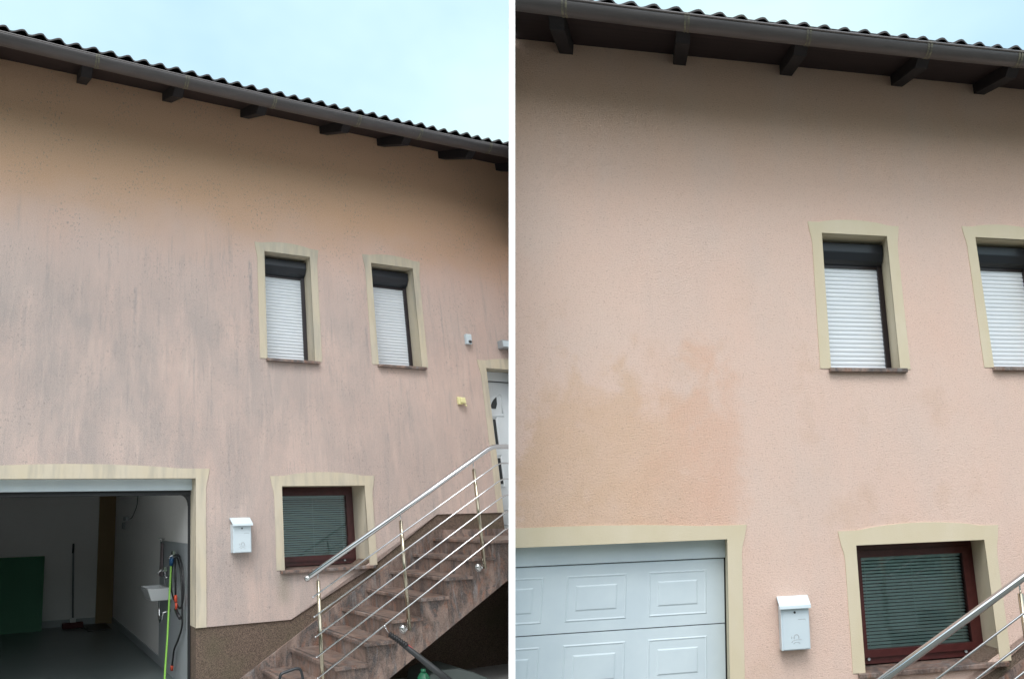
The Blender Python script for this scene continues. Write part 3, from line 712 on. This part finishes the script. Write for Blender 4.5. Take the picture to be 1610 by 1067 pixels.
    if L:
        gd = MB().box(G[0], G[1], -.122, .03, -.185, -.135).build('garage_doorway', M['white'], root, bevel=.004)
        band(gd, G, cr, depth=.27, bot=-1.53, bw=.118, eh=.105, arch=.045, name='surround')
        d = MB(); d.box(G[0], G[1], -.172, -.123, -.30, -.19)
        d.box(G[1] - .022, G[1] - .001, -2.19, -.17, -.24, -.205); d.box(G[0] + .001, G[0] + .03, -2.19, -.17, -.27, -.20)
        d.prism([(G[1] - .022, -.172), (G[1] - .11, -.172)] + [(G[1] - .022 - .088 * (1 - math.sin(R(a))), -.172 - .12 * (1 - math.cos(R(a)))) for a in (15, 30, 45, 60, 75, 90)], -.25, -.21)
        d.build('door_track', M['black'], gd)
        NB = -5.35; cz = .25
        r = MB(); r.box(.010, .2, -2.19, cz, NB - .2, -.28); r.box(-3.4, -3.2, -2.19, cz, NB - .2, -.28); r.box(-3.2, .010, -2.19, cz, NB - .2, NB); r.box(-3.2, .010, cz, cz + .1, NB, -.28)
        r.box(-3.2, -2.59, -2.19, cz, -.33, -.28); r.box(-2.6, .01, -.10, cz, -.33, -.305)
        r.build('garage_room', M['room'], root)
        k = MB(); k.box(-3.2, -.29, -2.18, -2.07, NB, NB + .015); k.box(-.005, .010, -2.18, -2.08, NB, -.28); k.build('skirting', M['greyp'], root)
        fl = MB().box(-3.2, .01, -2.4, -2.18, NB, 0.02).build('garage_floor', M['floor'], origin=(-1.3, -2.18, -2)); fl['kind'] = 'structure'
        MB().box(-.285, .005, -2.18, .25, NB, NB + .06).build('inner_door', M['brown'], root)
        MB().box(-.004, .008, -2.1, -.70, -1.66, -.30).build('splash_panel', M['greyp'], root)
    else:
        gd = MB().box(G[0], G[1], -.138, .03, -.19, -.13).build('garage_door', M['white'], root, bevel=.004)
        band(gd, G, cr, depth=.27, bot=-1.53, bw=.112, eh=.105, arch=.035, name='surround')
        nd = -.15
        ww = -.145; i = 0
        MB().box(G[0], G[1], -2.5, -.1, -.26, nd - .018).build('door_backing', M['seam'], gd)
        while ww > -2.3:
            hgt = .476; b = MB(); p0 = ww - hgt + .003
            b.box(G[0] + .004, G[1] - .012, p0, ww, nd - .02, nd)
            for c in range(4):
                x1 = -.151 - c * .613; x0 = x1 - .448; y1 = ww - .075; y0 = y1 - .325
                def step(a0, a1, c0, c1, h0, e, h1):
                    vs = [(a0, c0, nd + h0), (a1, c0, nd + h0), (a1, c1, nd + h0), (a0, c1, nd + h0), (a0 + e, c0 + e, nd + h1), (a1 - e, c0 + e, nd + h1), (a1 - e, c1 - e, nd + h1), (a0 + e, c1 - e, nd + h1)]
                    b.add(vs, [(0, 1, 5, 4), (1, 2, 6, 5), (2, 3, 7, 6), (3, 0, 4, 7)])
                step(x0, x1, y0, y1, 0, .008, .0045); step(x0 + .008, x1 - .008, y0 + .008, y1 - .008, .0045, .010, .0008)
                step(x0 + .07, x1 - .07, y0 + .072, y1 - .072, .0008, .012, .006)
                b.add([(x0 + .018, y0 + .018, nd + .0008), (x1 - .018, y0 + .018, nd + .0008), (x1 - .018, y1 - .018, nd + .0008), (x0 + .018, y1 - .018, nd + .0008)], [(0, 1, 2, 3)])
                b.add([(x0 + .08, y0 + .082, nd + .006), (x1 - .08, y0 + .082, nd + .006), (x1 - .08, y1 - .082, nd + .006), (x0 + .08, y1 - .082, nd + .006)], [(0, 1, 2, 3)])
            b.build('door_section', M['white'], gd); ww -= hgt + .004; i += 1
        MB().box(G[1] - .012, G[1], -2.3, -.139, nd - .03, nd + .001).build('side_seal', M['black'], gd)
    return root

HL_ = house('L')
stairs('L', 0)
letterbox('white letterbox with a sloping lid between the open garage and the dark red window', u0=.398, u1=.612)
# paving in front of the stained house
dr = MB().box(-6, 7.5, -2.45, -2.252, 0.0, 4.2).build('driveway', M['drive'], origin=(0, -2.25, 2)); dr['kind'] = 'structure'

# --- small things on the stained wall
t = thing('motion_sensor', 'small white motion sensor above the pale yellow plastic cover', 'sensor', (3.92, 1.80, 0))
MB().box(3.895, 3.985, 1.81, 1.955, .001, .05).build('body', M['white'], t, bevel=.006); MB().ball((3.95, 1.845, .045), .030, 14, (1, .75, .8)).build('lens', M['lens'], t)
t = thing('wall_lamp', 'grey box wall lamp above the white front door', 'lamp', (4.60, 1.78, 0))
MB().box(4.47, 4.80, 1.785, 1.90, .001, .10).build('housing', M['grey'], t, bevel=.006); MB().box(4.48, 4.79, 1.80, 1.885, .10, .106).build('diffuser', M['white'], t, bevel=.002)
t = thing('plastic_cover', 'pale yellow plastic cover on the wall left of the front door', 'cover', (3.70, .95, 0))
p = MB(); p.prism([(3.655, .955), (3.73, .96), (3.745, 1.05), (3.70, 1.055), (3.65, 1.06)], .001, .04); p.prism([(3.675, .975), (3.765, .965), (3.75, 1.05), (3.672, 1.045)], .04, .062)
p.build('cap', M['yellow'], t, bevel=.008, seg=3); MB().tube([(3.74, .96, .03), (3.765, .942, .05), (3.768, .93, .05)], .009, 8).box(3.69, 3.735, .985, .99, .06, .064).build('tab', M['yellow'], t)

# --- things in the garage
F = FL; NB = -5.35
q0 = F.at(71, 874, n=-5.2); q1 = F.at(67, 985, n=-5.2)
b = MB(); b.add([(-3.1, -2.18, -5.05), (q0[0], -2.18, -5.05), (q0[0], q0[1], -5.3), (-3.1, q0[1], -5.3), (-3.1, -2.18, -5.08), (q0[0], -2.18, -5.08), (q0[0], q0[1], -5.33), (-3.1, q0[1], -5.33)], [(0, 1, 2, 3), (7, 6, 5, 4), (0, 4, 5, 1), (1, 5, 6, 2), (2, 6, 7, 3), (3, 7, 4, 0)])
tag(b.build('board', M['board']), 'dark green board leaning on the back wall of the garage', 'board')
mt_ = F.at(116, 855, n=-5.25); mb_ = F.at(114, 972, n=-5.15)
t = thing('mop', 'mop with a grey pole standing at the garage back wall', 'mop', (mb_[0], -2.17, -5.1))
MB().tube([(mt_[0], mt_[1], -5.30), (mb_[0], -2.02, -5.12)], .016, 10).build('pole', mat('grey_pole', (.16, .17, .19), .4), t)
MB().tube([(mt_[0], mt_[1] + .01, -5.30), (mt_[0] - .002, mt_[1] - .15, -5.28)], .020, 10).build('grip', M['black'], t)
MB().box(mb_[0] - .05, mb_[0] + .05, -2.09, -2.02, -5.14, -5.08).build('bracket', M['ceram'], t, bevel=.005)
MB().box(mb_[0] - .17, mb_[0] + .17, -2.179, -2.09, -5.17, -5.03).build('mop_head', M['bristle'], t, bevel=.012)
a0, a1, a2, a3 = [F.at(*p, w=-2.176) for p in ((128, 982), (165, 979), (176, 988), (138, 992))]
b = MB(); b.prism_w([(p[0], max(p[2], -5.3)) for p in (a0, a1, a2, a3)], -2.179, -2.168); tag(b.build('floor_mat', M['black']), 'dark rubber mat on the garage floor beside the mop', 'mat')
# sink on the right-hand wall
sk = F.at(247, 922, u=-.15); sn = sk[2]; sw = sk[1]
t = thing('washbasin', 'small white washbasin on the right wall of the open garage', 'washbasin', (-.15, sw - .15, sn))
b = MB(); hb = .14
top = [(-.31, sn - .24), (-.002, sn - .24), (-.002, sn + .20), (-.31, sn + .20)]; lo = [(-.25, sn - .20), (-.002, sn - .20), (-.002, sn + .15), (-.25, sn + .15)]
inn = [(-.29, sn - .22), (-.07, sn - .22), (-.07, sn + .18), (-.29, sn + .18)]; inb = [(-.24, sn - .16), (-.09, sn - .16), (-.09, sn + .12), (-.24, sn + .12)]
vs = [(u, sw, n) for u, n in top] + [(u, sw - hb, n) for u, n in lo] + [(u, sw, n) for u, n in inn] + [(u, sw - .09, n) for u, n in inb]
fs = [(4, 5, 6, 7), (12, 13, 14, 15)]
for i in range(4): j = (i + 1) % 4; fs += [(i, j, j + 4, i + 4), (i, j, j + 8, i + 8), (i + 8, j + 8, j + 12, i + 12)]
b.add(vs, fs); b.build('basin', M['ceram'], t, bevel=.022, seg=4)
MB().tube([(-.12, sw - hb, sn), (-.12, sw - .30, sn), (-.12, sw - .36, sn + .02), (-.12, sw - .38, sn + .06), (-.11, sw - .36, sn + .10), (-.10, sw - .28, sn + .11), (-.004, sw - .26, sn + .11)], .016, 10).build('waste_pipe', M['chrome'], t)
tp = MB(); tp.tube([(-.004, sw + .10, sn - .02), (-.05, sw + .10, sn - .02)], .018, 10); tp.tube([(-.05, sw + .02, sn - .02), (-.05, sw + .17, sn - .02), (-.10, sw + .19, sn - .02), (-.15, sw + .15, sn - .02)], .013, 10); tp.box(-.07, -.03, sw + .17, sw + .22, sn - .04, sn)
tp.build('tap', M['chrome'], t)
s0 = F.at(254, 847, u=-.03); s1 = F.at(252, 905, u=-.03)
t = thing('strap', 'mauve grey strap hanging from a hook above the washbasin', 'strap', (-.03, s1[1], s1[2]))
b = MB(); sw_ = .075
b.add([(-.03, s0[1] - .05, s0[2] - .04), (-.03, s0[1] - .05, s0[2] + .05), (-.035, s1[1], s1[2] + .085), (-.035, s1[1], s1[2] - .06), (-.016, s0[1] - .05, s0[2] - .04), (-.016, s0[1] - .05, s0[2] + .05), (-.02, s1[1], s1[2] + .085), (-.02, s1[1], s1[2] - .06)], [(0, 1, 2, 3), (7, 6, 5, 4), (0, 4, 5, 1), (1, 5, 6, 2), (2, 6, 7, 3), (3, 7, 4, 0)]); b.build('webbing', M['mauve'], t)
MB().tube([(.008, s0[1], s0[2]), (-.05, s0[1], s0[2]), (-.055, s0[1] + .02, s0[2])], .010, 8).tube([(-.03, s0[1], s0[2]), (-.03, s0[1] - .05, s0[2] - .02)], .007, 6).build('hook', M['chrome'], t)
U = -.10
def gp(*pts, u=U): return [(u, F.at(x, y, u=u)[1], F.at(x, y, u=u)[2]) for x, y in pts]
h = F.at(273, 873, u=-.06)
t = thing('wall_tap', 'chrome outdoor tap with blue coupling on the garage wall', 'tap', (-.02, h[1], h[2]))
MB().tube([(.008, h[1], h[2]), (-.09, h[1], h[2]), (-.12, h[1] - .03, h[2])], .013, 10).box(-.08, -.05, h[1] + .01, h[1] + .05, h[2] - .03, h[2] + .03).build('spout', M['chrome'], t)
bl_ = gp((270, 876), (269, 888)); MB().tube(bl_, .024, 12).build('coupling', M['blue'], t)
def smooth(pts, n=6):
    P = [Vector(p) for p in pts]; o_ = []
    for i in range(len(P) - 1):
        p0, p1, p2, p3 = P[max(i - 1, 0)], P[i], P[i + 1], P[min(i + 2, len(P) - 1)]
        for k in range(n):
            s = k / n; o_.append(.5 * ((2 * p1) + (-p0 + p2) * s + (2 * p0 - 5 * p1 + 4 * p2 - p3) * s * s + (-p0 + 3 * p1 - 3 * p2 + p3) * s ** 3))
    return o_ + [P[-1]]
hz = F.at(259, 1078, w=-2.165)
def hq(x, y): return F.at(x, y, u=-.1 + (hz[0] + .1) * (y - 887) / 191)
tag(MB().tube(smooth([hq(269, 887), hq(267, 925), hq(265, 965), hq(263, 1005), hq(260.5, 1040), hq(259, 1066), hz, (hz[0] - .15, -2.166, hz[2] + .2)]), .012, 8).build('garden_hose', M['lime']), 'lime green garden hose hanging from the tap beside the washbasin', 'hose')
t = thing('spray_hose', 'black coiled hose with an orange spray gun on the garage wall', 'hose', (-.05, -2.0, -.8))
k = smooth(gp((274, 873), (277, 871), (282, 874), (286, 890), (288.5, 915), (288, 940), (284, 955), (278, 950), (271, 935), (269, 915), (271, 890), (276, 876), (280, 880), (284, 900), (286, 930), (286.5, 965), (286, 985), (280, 1005), (274, 1020), (271.5, 1037), (270.5, 1046), u=-.05))
MB().tube(k, .011, 8).build('hose', M['black'], t)
MB().tube(gp((275, 876), (276, 905), (276, 935), u=-.07), .011, 8).build('lance', M['black'], t)
MB().tube(gp((276, 935), (276.5, 946), u=-.08), .019, 10).tube(gp((277, 947), (277, 958), u=-.08), .014, 10).build('spray_gun', M['orange'], t)
MB().tube(gp((276, 957), (279, 964), (283, 971), u=-.08), .020, 10).build('gun_head', M['black'], t)
MB().tube(gp((270.4, 1045), (270, 1053), u=-.05), .018, 10).build('end_fitting', M['orange'], t)
ce = smooth(gp((217, 778), (215, 795), (208, 812), (204, 815), u=-.02))
t = thing('cable', 'thin dark cable looping down the garage wall to a socket', 'cable', ce[-1]); MB().tube(ce, .006, 6).build('wire', M['black'], t)
e = F.at(200, 815, u=-.01); MB().box(-.05, .008, e[1] - .03, e[1] + .03, e[2] - .15, e[2] + .1).build('socket', M['grey'], t, bevel=.004)
e = F.at(194, 826, u=-.01); tag(MB().box(-.02, .008, e[1] - .05, e[1] + .05, e[2] - .08, e[2] + .08).build('light_switch', M['greyp'], bevel=.004), 'small grey light switch below the cable on the garage wall', 'switch')

# --- things in front of the stair
NT_ = 1.35
def fp(n, *pts): return [F.at(x, y, n=n) for x, y in pts]
tb = smooth(fp(NT_, (437, 1100), (438.5, 1075), (441, 1061), (444.5, 1057.5), (455, 1053.5), (466, 1050), (471.5, 1051.5), (474.5, 1058), (476.5, 1072), (478, 1100)))
tag(MB().tube(tb, .0125, 12).build('tube_handle', mat('dark_tube', (.022, .027, .032), .35)), 'dark bent tube handle before the lowest granite steps', 'handle')
t = thing('pressure_lance', 'black pressure washer lance with ribbed grip leaning on the granite stair', 'lance', F.at(690, 1062, n=1.4))
def lp(x, y): return F.at(x, y, n=1.16 + (x - 604) / 100 * .25)
MB().tube([lp(603.5, 982), lp(605.5, 985)], .011, 8).tube([lp(605, 984), lp(612, 997)], .0045, 8).build('nozzle_pipe', M['steel'], t)
g0, g1 = Vector(lp(612, 996)), Vector(lp(640, 1015)); pp = []; rr = []
for i in range(41):
    pp.append(g0.lerp(g1, i / 40)); rr.append(.024 + .0045 * math.sin(i * 1.25) + .004 * i / 40)
MB().tube(pp, rr, 14).build('grip', M['black'], t)
MB().tube([lp(630, 1010), lp(641, 1018), lp(660, 1033), lp(685, 1053), lp(712, 1075)], [.020, .026, .029, .034, .040], 14).build('barrel', mat('charcoal_plastic', (.03, .035, .038), .45), t)
MB().tube([lp(640.5, 1012.5), lp(650, 1020.3)], .0065, 8).build('red_line', M['red'], t)
c0 = F.at(667, 1072, n=1.2)
t = thing('bottle', 'green plastic bottle standing below the black lance', 'bottle', c0)
MB().tube([(c0[0], c0[1] - .15, 1.2), (c0[0], c0[1] + .04, 1.2), (c0[0], c0[1] + .075, 1.2), (c0[0], c0[1] + .09, 1.2)], [.062, .062, .04, .022], 18).build('body', M['bottle'], t)
MB().tube([(c0[0], c0[1] + .09, 1.2), (c0[0], c0[1] + .115, 1.2)], .024, 12).build('cap', M['bottle'], t)
# folded sheet on the ground under the stair
b = MB(); vs = []; fs = []
pa = [(676, 1060), (694, 1052.5), (723, 1049.5), (745, 1056), (775, 1068), (800, 1078), (800, 1110), (670, 1110)]
ring = [F.at(x, y, n=.75 + .0 * i) for i, (x, y) in enumerate(pa)]
top = [(p[0], p[1], p[2]) for p in ring]
b.prism([(p[0], p[1]) for p in ring], .35, .75)
tag(b.build('tarpaulin', M['tarp'], bevel=.02, seg=3), 'grey folded tarpaulin heaped under the stair', 'tarpaulin')

# ------------------------------------------------------------------ the washed house on the right
house('R')
stairs('R', 0)
letterbox('white letterbox with a sloping lid between the closed garage door and the dark red window', u0=.385, u1=.606, w0=-.812, w1=-.505)

# ------------------------------------------------------------------ white dividing wall between the two houses
s_fr[0] = FW
YF = 4.3
def fx(px, zworld):                            # x at the front edge for an even look from the street
    return None
def edge(py):                                  # height on the front face met by the sight line at photo row py
    y = (py - CY) / FPX; zc = YF / (CP + y * SP); return zc * SP - y * zc * CP + CAM_H, zc
zt, zct = edge(-70); zb = 0.0; _, zcb = edge(1067)
x0t, x1t = -5 / FPX * zct, 5 / FPX * zct; x0b, x1b = -5 / FPX * zcb, 5 / FPX * zcb
b = MB(); b.add([(x0b, YF, zb), (x1b, YF, zb), (x1t, YF, zt), (x0t, YF, zt), (x0b, YF + 6.5, zb), (x1b, YF + 6.5, zb), (x1t, YF + 6.5, zt), (x0t, YF + 6.5, zt)], [(0, 1, 2, 3), (7, 6, 5, 4), (0, 4, 5, 1), (1, 5, 6, 2), (2, 6, 7, 3), (3, 7, 4, 0)])
tag(b.build('dividing_wall', M['party']), 'tall slender white dividing wall between the stained and the washed house', 'wall')

for o in bpy.data.objects:
    if '_o' in o: del o['_o']
